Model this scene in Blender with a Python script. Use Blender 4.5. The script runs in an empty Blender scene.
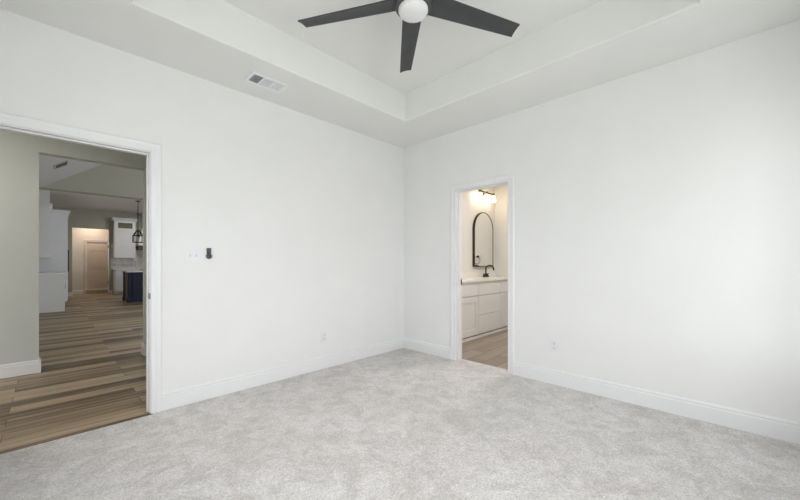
import bpy, bmesh, math, random
from mathutils import Vector, Matrix
random.seed(7)
SC = bpy.context.scene
COL = SC.collection
PI = math.pi

# ------------------------------------------------------------------ camera
F_PX, CY, CAM_H, YAW = 339.3, 262.0, 1.18, 0.77365
cd = bpy.data.cameras.new('camera')
cd.sensor_fit = 'HORIZONTAL'
cd.sensor_width = 36.0
cd.lens = 36.0 * F_PX / 800.0
cd.shift_y = (CY - 250.0) / 800.0
cd.clip_start = 0.02
cam = bpy.data.objects.new('camera', cd)
COL.objects.link(cam)
cam.location = (0, 0, CAM_H)
cam.rotation_euler = (PI / 2, 0, YAW - PI / 2)
SC.camera = cam

# ------------------------------------------------------------------ room dimensions
X0, X1 = -0.42, 3.386          # bedroom inside, x
Y0, Y1 = -0.55, 3.239          # bedroom inside, y
CEIL, TRAY = 2.75, 3.052
T = 0.13
DLX0, DLX1, DTOP = -0.285, 0.527, 2.032       # doorway in the left wall
DRY0, DRY1 = 1.703, 2.362                     # doorway in the right wall
XB0, XB1, YB0, YB1 = X1 + 0.12, 6.10, 0.90, 3.34   # bathroom inside
YH = 5.29                                     # hall's far wall
HX0, HX1, HTOP = -0.104, 0.812, 2.355           # opening in it
YG, YGB = 10.6, 10.9                          # gable header
YK = 16.35                                    # kitchen back wall
XL = -0.40                                    # kitchen left wall
XR = 6.4                                      # great room right wall
KC = 3.05                                     # kitchen ceiling
WB = [(0.15, 1.45, 0.60, 2.20), (1.75, 3.15, 0.60, 2.20)]     # windows in wall_back (x, x, z, z)
WS = [(-0.35, 0.95, 0.60, 2.20), (1.25, 2.65, 0.60, 2.20)]    # windows in wall_side (y, y, z, z)
W3 = (6.4, 10.0, 0.5, 2.5)                    # great room window (y, y, z, z)

# ------------------------------------------------------------------ world, daylight, exposure
world = bpy.data.worlds.new('sky')
SC.world = world
world.use_nodes = True
wn = world.node_tree.nodes
# overcast sky above, darker ground below the horizon
wl = world.node_tree.links
w_tc = wn.new('ShaderNodeTexCoord')
w_sep = wn.new('ShaderNodeSeparateXYZ')
w_rp = wn.new('ShaderNodeValToRGB')
w_rp.color_ramp.elements[0].position = 0.48
w_rp.color_ramp.elements[0].color = (0.16, 0.17, 0.14, 1)
w_rp.color_ramp.elements[1].position = 0.54
w_rp.color_ramp.elements[1].color = (0.93, 0.97, 1.0, 1)
w_ma = wn.new('ShaderNodeMath')
w_ma.operation = 'MULTIPLY_ADD'
w_ma.inputs[1].default_value = 0.5
w_ma.inputs[2].default_value = 0.5
wl.new(w_tc.outputs['Generated'], w_sep.inputs[0])
wl.new(w_sep.outputs['Z'], w_ma.inputs[0])
wl.new(w_ma.outputs[0], w_rp.inputs['Fac'])
wl.new(w_rp.outputs['Color'], wn['Background'].inputs[0])
wn['Background'].inputs[1].default_value = 1.0
vs = SC.view_settings
vs.view_transform = 'Standard'
vs.look = 'None'
vs.gamma = 1.0
vs.use_curve_mapping = False
vs.exposure = -0.05

def area(name, loc, rot, sx, sy, power, color):
    l = bpy.data.lights.new(name, 'AREA')
    l.shape = 'RECTANGLE'
    l.size, l.size_y = sx, sy
    l.energy = power
    l.color = color
    o = bpy.data.objects.new(name, l)
    COL.objects.link(o)
    o.location = loc
    o.rotation_euler = rot
    return o

DAY = (0.985, 0.99, 1.0)
PB, PS = (56, 12), (18, 8)
for w, p in zip(WB, PB):
    area('daylight_back', ((w[0] + w[1]) / 2, Y0 - T - 0.24, (w[2] + w[3]) / 2 + 0.02), (PI / 2 - 0.15, 0, -0.25), w[1] - w[0], w[3] - w[2], p, DAY)
for w, p in zip(WS, PS):
    area('daylight_side', (X0 - T - 0.24, (w[0] + w[1]) / 2, (w[2] + w[3]) / 2 + 0.02), (PI / 2 - 0.15, 0, -PI / 2 + 0.25), w[1] - w[0], w[3] - w[2], p, DAY)
area('daylight_great_room', (XR + T + 0.06, (W3[0] + W3[1]) / 2, (W3[2] + W3[3]) / 2), (PI / 2, 0, PI / 2), W3[1] - W3[0], W3[3] - W3[2], 190, DAY)

# ------------------------------------------------------------------ materials
def mat(name, color, rough=0.5, metal=0.0, noise=0.0, nscale=40.0, bump=0.0, bscale=200.0, emit=None, estr=0.0, spec=0.5):
    m = bpy.data.materials.new(name)
    m.use_nodes = True
    nt = m.node_tree
    b = nt.nodes['Principled BSDF']
    b.inputs['Base Color'].default_value = (*color, 1)
    b.inputs['Roughness'].default_value = rough
    b.inputs['Metallic'].default_value = metal
    b.inputs['Specular IOR Level'].default_value = spec
    tc = nt.nodes.new('ShaderNodeTexCoord')
    if noise > 0:
        n = nt.nodes.new('ShaderNodeTexNoise')
        n.inputs['Scale'].default_value = nscale
        n.inputs['Detail'].default_value = 4
        r = nt.nodes.new('ShaderNodeValToRGB')
        r.color_ramp.elements[0].position = 0.3
        r.color_ramp.elements[1].position = 0.7
        r.color_ramp.elements[0].color = (*[c * (1 - noise) for c in color], 1)
        r.color_ramp.elements[1].color = (*[min(1, c * (1 + noise)) for c in color], 1)
        nt.links.new(tc.outputs['Object'], n.inputs['Vector'])
        nt.links.new(n.outputs['Fac'], r.inputs['Fac'])
        nt.links.new(r.outputs['Color'], b.inputs['Base Color'])
    if bump > 0:
        n2 = nt.nodes.new('ShaderNodeTexNoise')
        n2.inputs['Scale'].default_value = bscale
        n2.inputs['Detail'].default_value = 3
        bp = nt.nodes.new('ShaderNodeBump')
        bp.inputs['Strength'].default_value = bump
        bp.inputs['Distance'].default_value = 0.002
        nt.links.new(tc.outputs['Object'], n2.inputs['Vector'])
        nt.links.new(n2.outputs['Fac'], bp.inputs['Height'])
        nt.links.new(bp.outputs['Normal'], b.inputs['Normal'])
    if emit:
        b.inputs['Emission Color'].default_value = (*emit, 1)
        b.inputs['Emission Strength'].default_value = estr
    return m

M = {}
M['wall'] = mat('wall paint', (0.880, 0.886, 0.876), 0.85, noise=0.012, nscale=3, bump=0.10, bscale=160, spec=0.25)
M['ceil'] = mat('ceiling paint', (0.855, 0.86, 0.84), 0.9, noise=0.012, nscale=3, bump=0.12, bscale=120, spec=0.2)
M['trim'] = mat('white trim enamel', (0.875, 0.88, 0.89), 0.38, noise=0.008, nscale=8)
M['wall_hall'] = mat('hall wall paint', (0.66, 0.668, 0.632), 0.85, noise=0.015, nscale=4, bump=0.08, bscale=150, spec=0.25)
M['wall_warm'] = mat('warm white paint', (0.76, 0.735, 0.69), 0.85, noise=0.015, nscale=4, spec=0.25)
M['cab'] = mat('white cabinet lacquer', (0.80, 0.82, 0.855), 0.4, noise=0.01, nscale=6)
M['vanity'] = mat('pale greige vanity lacquer', (0.80, 0.785, 0.77), 0.4, noise=0.01, nscale=6)
M['vtop'] = mat('cream quartz', (0.83, 0.80, 0.75), 0.25, noise=0.03, nscale=30)
M['ktop'] = mat('white quartz', (0.84, 0.84, 0.85), 0.22, noise=0.03, nscale=20)
M['navy'] = mat('navy cabinet paint', (0.008, 0.013, 0.042), 0.55, noise=0.05, nscale=8)
M['brownwood'] = mat('stained wood post', (0.16, 0.11, 0.08), 0.5, noise=0.25, nscale=12)
M['black'] = mat('black metal', (0.016, 0.016, 0.017), 0.42, metal=0.6, noise=0.1, nscale=30)
M['bronze'] = mat('dark bronze', (0.060, 0.042, 0.030), 0.38, metal=0.85, noise=0.15, nscale=30)
M['brass'] = mat('aged bronze', (0.20, 0.14, 0.07), 0.4, metal=0.85, noise=0.15, nscale=30)
M['blade'] = mat('charcoal fan blade', (0.050, 0.052, 0.055), 0.5, noise=0.10, nscale=14)
M['fan'] = mat('dark grey fan housing', (0.060, 0.061, 0.063), 0.45, noise=0.08, nscale=20)
M['opal'] = mat('opal white acrylic', (0.82, 0.82, 0.82), 0.35, noise=0.01, nscale=9)
M['plate'] = mat('white plastic plate', (0.86, 0.865, 0.90), 0.3, noise=0.006, nscale=20)
M['slot'] = mat('dark slot', (0.42, 0.42, 0.43), 0.7, noise=0.05, nscale=20)
M['toggle'] = mat('switch toggle plastic', (0.81, 0.81, 0.825), 0.35, noise=0.01, nscale=20)
M['vent'] = mat('white enamelled steel', (0.90, 0.91, 0.93), 0.4, noise=0.008, nscale=20)
M['duct'] = mat('dark duct', (0.06, 0.065, 0.07), 0.8, noise=0.1, nscale=20)
M['device'] = mat('dark grey plastic', (0.045, 0.048, 0.055), 0.4, noise=0.08, nscale=60)
M['devicelight'] = mat('slate grey plastic', (0.07, 0.074, 0.085), 0.4, noise=0.08, nscale=60)
M['steel'] = mat('brushed steel', (0.22, 0.23, 0.26), 0.4, metal=0.9, noise=0.08, nscale=40)
M['door'] = mat('door paint', (0.72, 0.64, 0.57), 0.5, noise=0.01, nscale=6)
M['cabglass'] = mat('grey cabinet glass', (0.16, 0.17, 0.13), 0.12, noise=0.2, nscale=5)
M['sill'] = mat('pale wood threshold', (0.50, 0.40, 0.28), 0.5, noise=0.1, nscale=10)
M['basin'] = mat('white porcelain', (0.85, 0.85, 0.84), 0.12, noise=0.005, nscale=9)
M['darkoak'] = mat('dark stained oak band', (0.085, 0.07, 0.05), 0.5, noise=0.3, nscale=14)

def mirror_mat():
    m = bpy.data.materials.new('mirror glass')
    m.use_nodes = True
    b = m.node_tree.nodes['Principled BSDF']
    b.inputs['Base Color'].default_value = (0.86, 0.86, 0.86, 1)
    b.inputs['Metallic'].default_value = 1.0
    b.inputs['Roughness'].default_value = 0.02
    return m
M['mirror'] = mirror_mat()

def pane_mat():
    m = bpy.data.materials.new('window glass')
    m.use_nodes = True
    nt = m.node_tree
    nt.nodes.remove(nt.nodes['Principled BSDF'])
    out = nt.nodes['Material Output']
    tr = nt.nodes.new('ShaderNodeBsdfTransparent')
    gl = nt.nodes.new('ShaderNodeBsdfGlossy')
    gl.inputs['Roughness'].default_value = 0.02
    mx = nt.nodes.new('ShaderNodeMixShader')
    mx.inputs[0].default_value = 0.05
    nt.links.new(tr.outputs[0], mx.inputs[1])
    nt.links.new(gl.outputs[0], mx.inputs[2])
    nt.links.new(mx.outputs[0], out.inputs['Surface'])
    return m
M['pane'] = pane_mat()

def shade_mat(name, color, strength):
    m = mat(name, (0.9, 0.88, 0.82), 0.3, emit=color, estr=strength)
    return m
M['shade'] = shade_mat('lit frosted glass', (1.0, 0.84, 0.60), 11.0)

def carpet_mat():
    m = bpy.data.materials.new('pale grey cut pile carpet')
    m.use_nodes = True
    nt = m.node_tree
    L = nt.links.new
    b = nt.nodes['Principled BSDF']
    b.inputs['Roughness'].default_value = 0.95
    b.inputs['Specular IOR Level'].default_value = 0.1
    b.inputs['Sheen Weight'].default_value = 0.15
    tc = nt.nodes.new('ShaderNodeTexCoord')
    def noise(scale, detail, rough=0.6, dist=0.0):
        n = nt.nodes.new('ShaderNodeTexNoise')
        n.inputs['Scale'].default_value = scale
        n.inputs['Detail'].default_value = detail
        n.inputs['Roughness'].default_value = rough
        n.inputs['Distortion'].default_value = dist
        L(tc.outputs['Object'], n.inputs['Vector'])
        return n
    def ramp(src, p0, c0, p1, c1):
        r = nt.nodes.new('ShaderNodeValToRGB')
        r.color_ramp.elements[0].position = p0
        r.color_ramp.elements[0].color = (c0, c0 * 0.985, c0 * 0.975, 1)
        r.color_ramp.elements[1].position = p1
        r.color_ramp.elements[1].color = (c1, c1 * 0.993, c1 * 0.992, 1)
        L(src, r.inputs['Fac'])
        return r
    def mul(a, c, fac=1.0):
        x = nt.nodes.new('ShaderNodeMix')
        x.data_type = 'RGBA'
        x.blend_type = 'MULTIPLY'
        x.inputs[0].default_value = fac
        L(a, x.inputs[6]); L(c, x.inputs[7])
        return x.outputs[2]
    fine = noise(105, 3, 0.75)
    tuft = noise(55, 3, 0.7)
    blotch = noise(7.0, 5, 0.66, 0.8)
    big = noise(1.7, 3, 0.55, 0.8)
    c = ramp(fine.outputs['Fac'], 0.32, 0.62, 0.66, 1.0).outputs['Color']
    c = mul(c, ramp(tuft.outputs['Fac'], 0.32, 0.84, 0.66, 1.0).outputs['Color'])
    c = mul(c, ramp(blotch.outputs['Fac'], 0.38, 0.82, 0.60, 1.0).outputs['Color'])
    c = mul(c, ramp(big.outputs['Fac'], 0.36, 0.93, 0.62, 1.0).outputs['Color'])
    L(c, b.inputs['Base Color'])
    bp = nt.nodes.new('ShaderNodeBump')
    bp.inputs['Strength'].default_value = 0.7
    bp.inputs['Distance'].default_value = 0.008
    L(fine.outputs['Fac'], bp.inputs['Height'])
    bp2 = nt.nodes.new('ShaderNodeBump')
    bp2.inputs['Strength'].default_value = 0.35
    bp2.inputs['Distance'].default_value = 0.03
    L(blotch.outputs['Fac'], bp2.inputs['Height'])
    L(bp.outputs['Normal'], bp2.inputs['Normal'])
    L(bp2.outputs['Normal'], b.inputs['Normal'])
    return m
M['carpet'] = carpet_mat()

def plank_mat(name, tones, plank_l, plank_w, rough, gap, streak=0.5, off=0.37):
    """Planks running along x, built from a brick pattern and stretched grain noise."""
    m = bpy.data.materials.new(name)
    m.use_nodes = True
    nt = m.node_tree
    L = nt.links.new
    b = nt.nodes['Principled BSDF']
    b.inputs['Roughness'].default_value = rough
    tc = nt.nodes.new('ShaderNodeTexCoord')
    br = nt.nodes.new('ShaderNodeTexBrick')
    br.offset = off
    br.inputs['Scale'].default_value = 1.0
    br.inputs['Brick Width'].default_value = plank_l
    br.inputs['Row Height'].default_value = plank_w
    br.inputs['Mortar Size'].default_value = gap
    br.inputs['Mortar Smooth'].default_value = 0.1
    br.inputs['Color1'].default_value = (0, 0, 0, 1)
    br.inputs['Color2'].default_value = (1, 1, 1, 1)
    br.inputs['Mortar'].default_value = (0.5, 0.5, 0.5, 1)
    L(tc.outputs['Object'], br.inputs['Vector'])
    mp = nt.nodes.new('ShaderNodeMapping')
    mp.inputs['Scale'].default_value = (0.55, 19.0, 1.0)
    L(tc.outputs['Object'], mp.inputs['Vector'])
    # every plank gets its own piece of grain
    ad = nt.nodes.new('ShaderNodeVectorMath')
    ad.operation = 'MULTIPLY_ADD'
    ad.inputs[1].default_value = (7.3, 3.1, 5.0)
    L(br.outputs['Color'], ad.inputs[0])
    L(mp.outputs['Vector'], ad.inputs[2])
    gr = nt.nodes.new('ShaderNodeTexNoise')
    gr.inputs['Scale'].default_value = 1.6
    gr.inputs['Detail'].default_value = 6
    gr.inputs['Roughness'].default_value = 0.62
    gr.inputs['Distortion'].default_value = 0.4
    L(ad.outputs['Vector'], gr.inputs['Vector'])
    mixv = nt.nodes.new('ShaderNodeMath')
    mixv.operation = 'MULTIPLY_ADD'
    mixv.inputs[1].default_value = 1.0 - streak
    sc_ = nt.nodes.new('ShaderNodeMath')
    sc_.operation = 'MULTIPLY'
    sc_.inputs[1].default_value = streak
    L(gr.outputs['Fac'], sc_.inputs[0])
    bw = nt.nodes.new('ShaderNodeRGBToBW')
    L(br.outputs['Color'], bw.inputs[0])
    L(bw.outputs[0], mixv.inputs[0])
    L(sc_.outputs[0], mixv.inputs[2])
    rp = nt.nodes.new('ShaderNodeValToRGB')
    rp.color_ramp.interpolation = 'EASE'
    el = rp.color_ramp.elements
    n = len(tones)
    lo, hi = 0.33, 0.67
    for i, t in enumerate(tones):
        p = lo + (hi - lo) * i / (n - 1)
        e = el[0] if i == 0 else (el[1] if i == n - 1 else el.new(p))
        e.position = p
        e.color = (*t, 1)
    el[0].position = lo
    L(mixv.outputs[0], rp.inputs['Fac'])
    dk = nt.nodes.new('ShaderNodeMix')
    dk.data_type = 'RGBA'
    dk.inputs[7].default_value = (*[c * 0.55 for c in tones[0]], 1)
    L(br.outputs['Fac'], dk.inputs[0])
    L(rp.outputs['Color'], dk.inputs[6])
    L(dk.outputs[2], b.inputs['Base Color'])
    bp = nt.nodes.new('ShaderNodeBump')
    bp.inputs['Strength'].default_value = 0.12
    bp.inputs['Distance'].default_value = 0.002
    L(gr.outputs['Fac'], bp.inputs['Height'])
    L(bp.outputs['Normal'], b.inputs['Normal'])
    return m
M['wood'] = plank_mat('wood plank floor', [(0.095, 0.059, 0.030), (0.25, 0.168, 0.095), (0.40, 0.29, 0.178), (0.54, 0.41, 0.27)], 1.22, 0.155, 0.42, 0.002, streak=0.72)
M['tile'] = plank_mat('taupe plank tile', [(0.26, 0.21, 0.165), (0.32, 0.265, 0.21), (0.38, 0.315, 0.255)], 0.9, 0.20, 0.4, 0.004, streak=0.7)

def marble_tile():
    m = bpy.data.materials.new('grey veined marble tile')
    m.use_nodes = True
    nt = m.node_tree
    L = nt.links.new
    b = nt.nodes['Principled BSDF']
    b.inputs['Roughness'].default_value = 0.25
    tc = nt.nodes.new('ShaderNodeTexCoord')
    mp = nt.nodes.new('ShaderNodeMapping')
    mp.inputs['Rotation'].default_value = (PI / 2, 0, 0)
    L(tc.outputs['Object'], mp.inputs['Vector'])
    br = nt.nodes.new('ShaderNodeTexBrick')
    br.inputs['Scale'].default_value = 1.0
    br.inputs['Brick Width'].default_value = 0.40
    br.inputs['Row Height'].default_value = 0.10
    br.inputs['Mortar Size'].default_value = 0.003
    br.inputs['Color1'].default_value = (0.66, 0.67, 0.68, 1)
    br.inputs['Color2'].default_value = (0.86, 0.86, 0.86, 1)
    br.inputs['Mortar'].default_value = (0.75, 0.75, 0.75, 1)
    L(mp.outputs['Vector'], br.inputs['Vector'])
    n = nt.nodes.new('ShaderNodeTexNoise')
    n.inputs['Scale'].default_value = 5
    n.inputs['Detail'].default_value = 6
    n.inputs['Distortion'].default_value = 1.5
    L(tc.outputs['Object'], n.inputs['Vector'])
    rp = nt.nodes.new('ShaderNodeValToRGB')
    rp.color_ramp.elements[0].position = 0.35
    rp.color_ramp.elements[0].color = (0.72, 0.72, 0.74, 1)
    rp.color_ramp.elements[1].position = 0.6
    rp.color_ramp.elements[1].color = (1, 1, 1, 1)
    L(n.outputs['Fac'], rp.inputs['Fac'])
    x = nt.nodes.new('ShaderNodeMix')
    x.data_type = 'RGBA'
    x.blend_type = 'MULTIPLY'
    x.inputs[0].default_value = 1
    L(br.outputs['Color'], x.inputs[6])
    L(rp.outputs['Color'], x.inputs[7])
    L(x.outputs[2], b.inputs['Base Color'])
    return m
M['marble'] = marble_tile()

# ------------------------------------------------------------------ mesh helpers
def box(bm, x0, x1, y0, y1, z0, z1):
    if x1 < x0: x0, x1 = x1, x0
    if y1 < y0: y0, y1 = y1, y0
    if z1 < z0: z0, z1 = z1, z0
    v = [bm.verts.new(p) for p in ((x0, y0, z0), (x1, y0, z0), (x1, y1, z0), (x0, y1, z0),
                                   (x0, y0, z1), (x1, y0, z1), (x1, y1, z1), (x0, y1, z1))]
    for f in ((0, 3, 2, 1), (4, 5, 6, 7), (0, 1, 5, 4), (1, 2, 6, 5), (2, 3, 7, 6), (3, 0, 4, 7)):
        bm.faces.new([v[i] for i in f])
    return v

def boxes(*bb):
    bm = bmesh.new()
    for b in bb:
        box(bm, *b)
    return bm

def prism(bm, pts, axis, a, b):
    """Extrude a 2-D outline between a and b along an axis."""
    def P(p, t):
        return {'x': (t, p[0], p[1]), 'y': (p[0], t, p[1]), 'z': (p[0], p[1], t)}[axis]
    A = [bm.verts.new(P(p, a)) for p in pts]
    B = [bm.verts.new(P(p, b)) for p in pts]
    n = len(pts)
    bm.faces.new(A)
    bm.faces.new(B[::-1])
    for i in range(n):
        bm.faces.new((A[i], B[i], B[(i + 1) % n], A[(i + 1) % n]))

def rings(bm, rs, cap=True, closed=False):
    vs = [[bm.verts.new(p) for p in r] for r in rs]
    n = len(vs[0])
    m = len(vs)
    for i in range(m if closed else m - 1):
        a, b = vs[i], vs[(i + 1) % m]
        for k in range(n):
            bm.faces.new((a[k], a[(k + 1) % n], b[(k + 1) % n], b[k]))
    if cap and not closed:
        bm.faces.new(vs[0][::-1])
        bm.faces.new(vs[-1])

def tube(bm, pts, rad, seg=10, closed=False):
    pts = [Vector(p) for p in pts]
    n = len(pts)
    out = []
    ref = None
    for i, p in enumerate(pts):
        if closed:
            d = pts[(i + 1) % n] - pts[i - 1]
        else:
            d = pts[min(i + 1, n - 1)] - pts[max(i - 1, 0)]
        d.normalize()
        if ref is None:
            ref = d.orthogonal().normalized()
        u = (ref - d * ref.dot(d)).normalized()
        ref = u
        w = d.cross(u)
        r = rad[i] if isinstance(rad, (list, tuple)) else rad
        out.append([p + (u * math.cos(t) + w * math.sin(t)) * r for t in (2 * PI * k / seg for k in range(seg))])
    rings(bm, out, cap=not closed, closed=closed)

def lathe(bm, c, prof, seg=32, axis='z'):
    """prof: list of (radius, offset along axis)."""
    out = []
    for r, h in prof:
        ring = []
        for k in range(seg):
            t = 2 * PI * k / seg
            a, b = r * math.cos(t), r * math.sin(t)
            o = {'z': (a, b, h), 'y': (a, h, b), 'x': (h, a, b)}[axis]
            ring.append((c[0] + o[0], c[1] + o[1], c[2] + o[2]))
        out.append(ring)
    rings(bm, out)

def origin_of(o):
    v = Vector((0, 0, 0))
    while o:
        v += o.location
        o = o.parent
    return v

def obj(name, bm, m, parent=None, bevel=0.0, smooth=False):
    bmesh.ops.recalc_face_normals(bm, faces=bm.faces)
    if bevel:
        bmesh.ops.bevel(bm, geom=[e for e in bm.edges if len(e.link_faces) == 2 and e.calc_face_angle(0) > 0.6],
                        offset=bevel, segments=2, affect='EDGES', profile=0.5, clamp_overlap=True)
    if parent:
        org = origin_of(parent)
    else:
        xs = [v.co.x for v in bm.verts]; ys = [v.co.y for v in bm.verts]; zs = [v.co.z for v in bm.verts]
        org = Vector(((min(xs) + max(xs)) / 2, (min(ys) + max(ys)) / 2, min(zs)))
    bmesh.ops.translate(bm, verts=bm.verts, vec=-org)
    me = bpy.data.meshes.new(name)
    bm.to_mesh(me)
    bm.free()
    if smooth:
        for p in me.polygons:
            p.use_smooth = True
        if hasattr(me, 'set_sharp_from_angle'):
            me.set_sharp_from_angle(angle=0.7)
    me.materials.append(m)
    o = bpy.data.objects.new(name, me)
    COL.objects.link(o)
    if parent:
        o.parent = parent
    else:
        o.location = org
    return o

def struct(name, bm, m, parent=None, bevel=0.0):
    o = obj(name, bm, m, parent, bevel)
    o['kind'] = 'structure'
    return o

def tag(o, label, cat, group=None):
    o['label'] = label
    o['category'] = cat
    if group:
        o['group'] = group
    return o

def thing(name, loc, label, cat, group=None):
    o = bpy.data.objects.new(name, None)
    o.empty_display_size = 0.1
    COL.objects.link(o)
    o.location = loc
    return tag(o, label, cat, group)

def part_label(o, text):
    o['label'] = text
    return o

def wall_y(bm, y0, y1, x0, x1, z0, z1, holes):
    """A wall whose faces look along y; holes are (x0, x1, z0, z1)."""
    cur = x0
    for (a, b, c, d) in sorted(holes):
        box(bm, cur, a, y0, y1, z0, z1)
        if c > z0: box(bm, a, b, y0, y1, z0, c)
        if d < z1: box(bm, a, b, y0, y1, d, z1)
        cur = b
    box(bm, cur, x1, y0, y1, z0, z1)

def wall_x(bm, x0, x1, y0, y1, z0, z1, holes):
    cur = y0
    for (a, b, c, d) in sorted(holes):
        box(bm, x0, x1, cur, a, z0, z1)
        if c > z0: box(bm, x0, x1, a, b, z0, c)
        if d < z1: box(bm, x0, x1, a, b, d, z1)
        cur = b
    box(bm, x0, x1, cur, y1, z0, z1)

# ------------------------------------------------------------------ bedroom shell
JT = 0.018   # jamb liner thickness
bm = bmesh.new()
wall_y(bm, Y1, Y1 + T, X0 - T, XB0, 0, TRAY, [(DLX0 - JT, DLX1 + JT, 0, DTOP + JT)])
struct('wall_left', bm, M['wall'])
bm = bmesh.new()
wall_x(bm, X1, XB0, Y0 - T, Y1, 0, TRAY, [(DRY0 - JT, DRY1 + JT, 0, DTOP + JT)])
struct('wall_right', bm, M['wall'])
bm = bmesh.new()
wall_y(bm, Y0 - T, Y0, X0 - T, X1, 0, TRAY, WB)
struct('wall_back', bm, M['wall'])
bm = bmesh.new()
wall_x(bm, X0 - T, X0, Y0, Y1, 0, TRAY, WS)
struct('wall_side', bm, M['wall'])

# tray ceiling with rounded lower corners
def tray():
    bm = bmesh.new()
    ox0, ox1, oy0, oy1 = X0, X1, Y0, Y1
    ix0, ix1, iy0, iy1 = 0.341, 2.749, 0.144, 2.602
    O = [bm.verts.new(p) for p in ((ox0, oy0, CEIL), (ox1, oy0, CEIL), (ox1, oy1, CEIL), (ox0, oy1, CEIL))]
    I = [bm.verts.new(p) for p in ((ix0, iy0, CEIL), (ix1, iy0, CEIL), (ix1, iy1, CEIL), (ix0, iy1, CEIL))]
    U = [bm.verts.new(p) for p in ((ix0, iy0, TRAY), (ix1, iy0, TRAY), (ix1, iy1, TRAY), (ix0, iy1, TRAY))]
    T2 = [bm.verts.new(p) for p in ((ox0, oy0, TRAY + 0.1), (ox1, oy0, TRAY + 0.1), (ox1, oy1, TRAY + 0.1), (ox0, oy1, TRAY + 0.1))]
    edges = []
    for k in range(4):
        j = (k + 1) % 4
        bm.faces.new((O[k], O[j], I[j], I[k]))
        bm.faces.new((I[k], I[j], U[j], U[k]))
        bm.faces.new((O[k], T2[k], T2[j], O[j]))
    bm.faces.new(U)
    bm.faces.new(T2)
    bm.edges.ensure_lookup_table()
    for e in bm.edges:
        if e.verts[0] in I and e.verts[1] in I:
            edges.append(e)
    bmesh.ops.bevel(bm, geom=edges, offset=0.012, segments=4, affect='EDGES', profile=0.5)
    return bm
struct('ceiling', tray(), M['ceil'])

# floors
struct('floor', boxes((X0 - T, XB0 - 0.02, Y0 - T, 3.208, -0.05, 0.0), (X0 - T, DLX0 - JT, 3.208, Y1 + 0.02, -0.05, 0.0), (DLX1 + JT, XB0 - 0.02, 3.208, Y1 + 0.02, -0.05, 0.0)), M['carpet'])
struct('floor_hall', boxes((-2.2, XR + 0.2, 3.208, 18.2, -0.06, -0.004)), M['wood'])
struct('floor_bathroom', boxes((XB0 - 0.02, XB1 + 0.12, YB0 - 0.12, 3.208, -0.06, -0.005), (3.52, XB1 + 0.12, 3.209, YB1 + 0.1, -0.003, 0.0)), M['tile'])

M['grass'] = mat('lawn', (0.13, 0.17, 0.07), 0.95, noise=0.3, nscale=6)
struct('ground', boxes((-25, 25, -25, 25, -0.4, -0.2)), M['grass'])

# ------------------------------------------------------------------ trim helpers
BASE = [(0, 0), (0.016, 0), (0.016, 0.103), (0.0155, 0.108), (0.0105, 0.112), (0.0105, 0.120), (0.012, 0.127), (0.006, 0.134), (0.004, 0.140), (0, 0.140)]
def base_run(bm, p, q, n):
    """Baseboard profile from p to q (x, y) with the wall's outward normal n; ends are square."""
    p, q, n = Vector((*p, 0)), Vector((*q, 0)), Vector((*n, 0))
    A = [p + n * d + Vector((0, 0, h)) for d, h in BASE]
    B = [q + n * d + Vector((0, 0, h)) for d, h in BASE]
    rings(bm, [A, B])

CAS = [(0.0, 0.0), (0.0, 0.010), (0.006, 0.014), (0.030, 0.012), (0.040, 0.017), (0.062, 0.019), (0.070, 0.013), (0.070, 0.0)]
def casing(bm, plane, pos, n, a0, a1, top):
    """Mitred door casing; plane 'y' or 'x', face at pos, outward sign n, opening a0..a1, head at top."""
    out = []
    for (sa, az) in ((0, 'b'), (0, 't'), (1, 't'), (1, 'b')):
        ring = []
        for w, d in CAS:
            a = a0 - w if sa == 0 else a1 + w
            z = 0.0 if az == 'b' else top + w
            ring.append((a, pos + n * d, z) if plane == 'y' else (pos + n * d, a, z))
        out.append(ring)
    rings(bm, out)

# baseboards of the bedroom
R = 0.006
bm = bmesh.new(); base_run(bm, (DLX1 + R + 0.07, Y1), (X1 - 0.001, Y1), (0, -1)); base_run(bm, (X0 + 0.001, Y1), (DLX0 - R - 0.07, Y1), (0, -1)); struct('baseboard_left', bm, M['trim'])
bm = bmesh.new(); base_run(bm, (X1, Y1 - 0.017), (X1, DRY1 + R + 0.07), (-1, 0)); base_run(bm, (X1, DRY0 - R - 0.07), (X1, Y0 + 0.001), (-1, 0)); struct('baseboard_right', bm, M['trim'])
bm = bmesh.new(); base_run(bm, (X0 + 0.018, Y0), (X1 - 0.018, Y0), (0, 1)); struct('baseboard_back', bm, M['trim'])
bm = bmesh.new(); base_run(bm, (X0, Y0 + 0.001), (X0, Y1 - 0.018), (1, 0)); struct('baseboard_side', bm, M['trim'])

# door frames: jamb liner, stop and casing in one frame, latch plate as its part
bm = bmesh.new()
for (a, b) in ((DLX0 - JT, DLX0), (DLX1, DLX1 + JT)):
    box(bm, a, b, Y1, Y1 + T, 0, DTOP)
box(bm, DLX0 - JT, DLX1 + JT, Y1, Y1 + T, DTOP, DTOP + JT)
box(bm, DLX0, DLX0 + 0.010, Y1 + 0.045, Y1 + 0.08, 0, DTOP)
box(bm, DLX1 - 0.010, DLX1, Y1 + 0.045, Y1 + 0.08, 0, DTOP)
box(bm, DLX0 + 0.010, DLX1 - 0.010, Y1 + 0.045, Y1 + 0.08, DTOP - 0.010, DTOP)
casing(bm, 'y', Y1, -1, DLX0 - R, DLX1 + R, DTOP + R)
casing(bm, 'y', Y1 + T, 1, DLX0 - R, DLX1 + R, DTOP + R)
tr1 = struct('trim_1', bm, M['trim'])
obj('strike_plate', boxes((DLX1 - 0.0025, DLX1 + 0.001, Y1 - 0.003, Y1 + 0.034, 0.892, 0.938), (DLX1 - 0.002, DLX1 + 0.0058, Y1 - 0.009, Y1 - 0.001, 0.892, 0.938)), M['steel'], tr1)
bm = bmesh.new()
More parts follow.
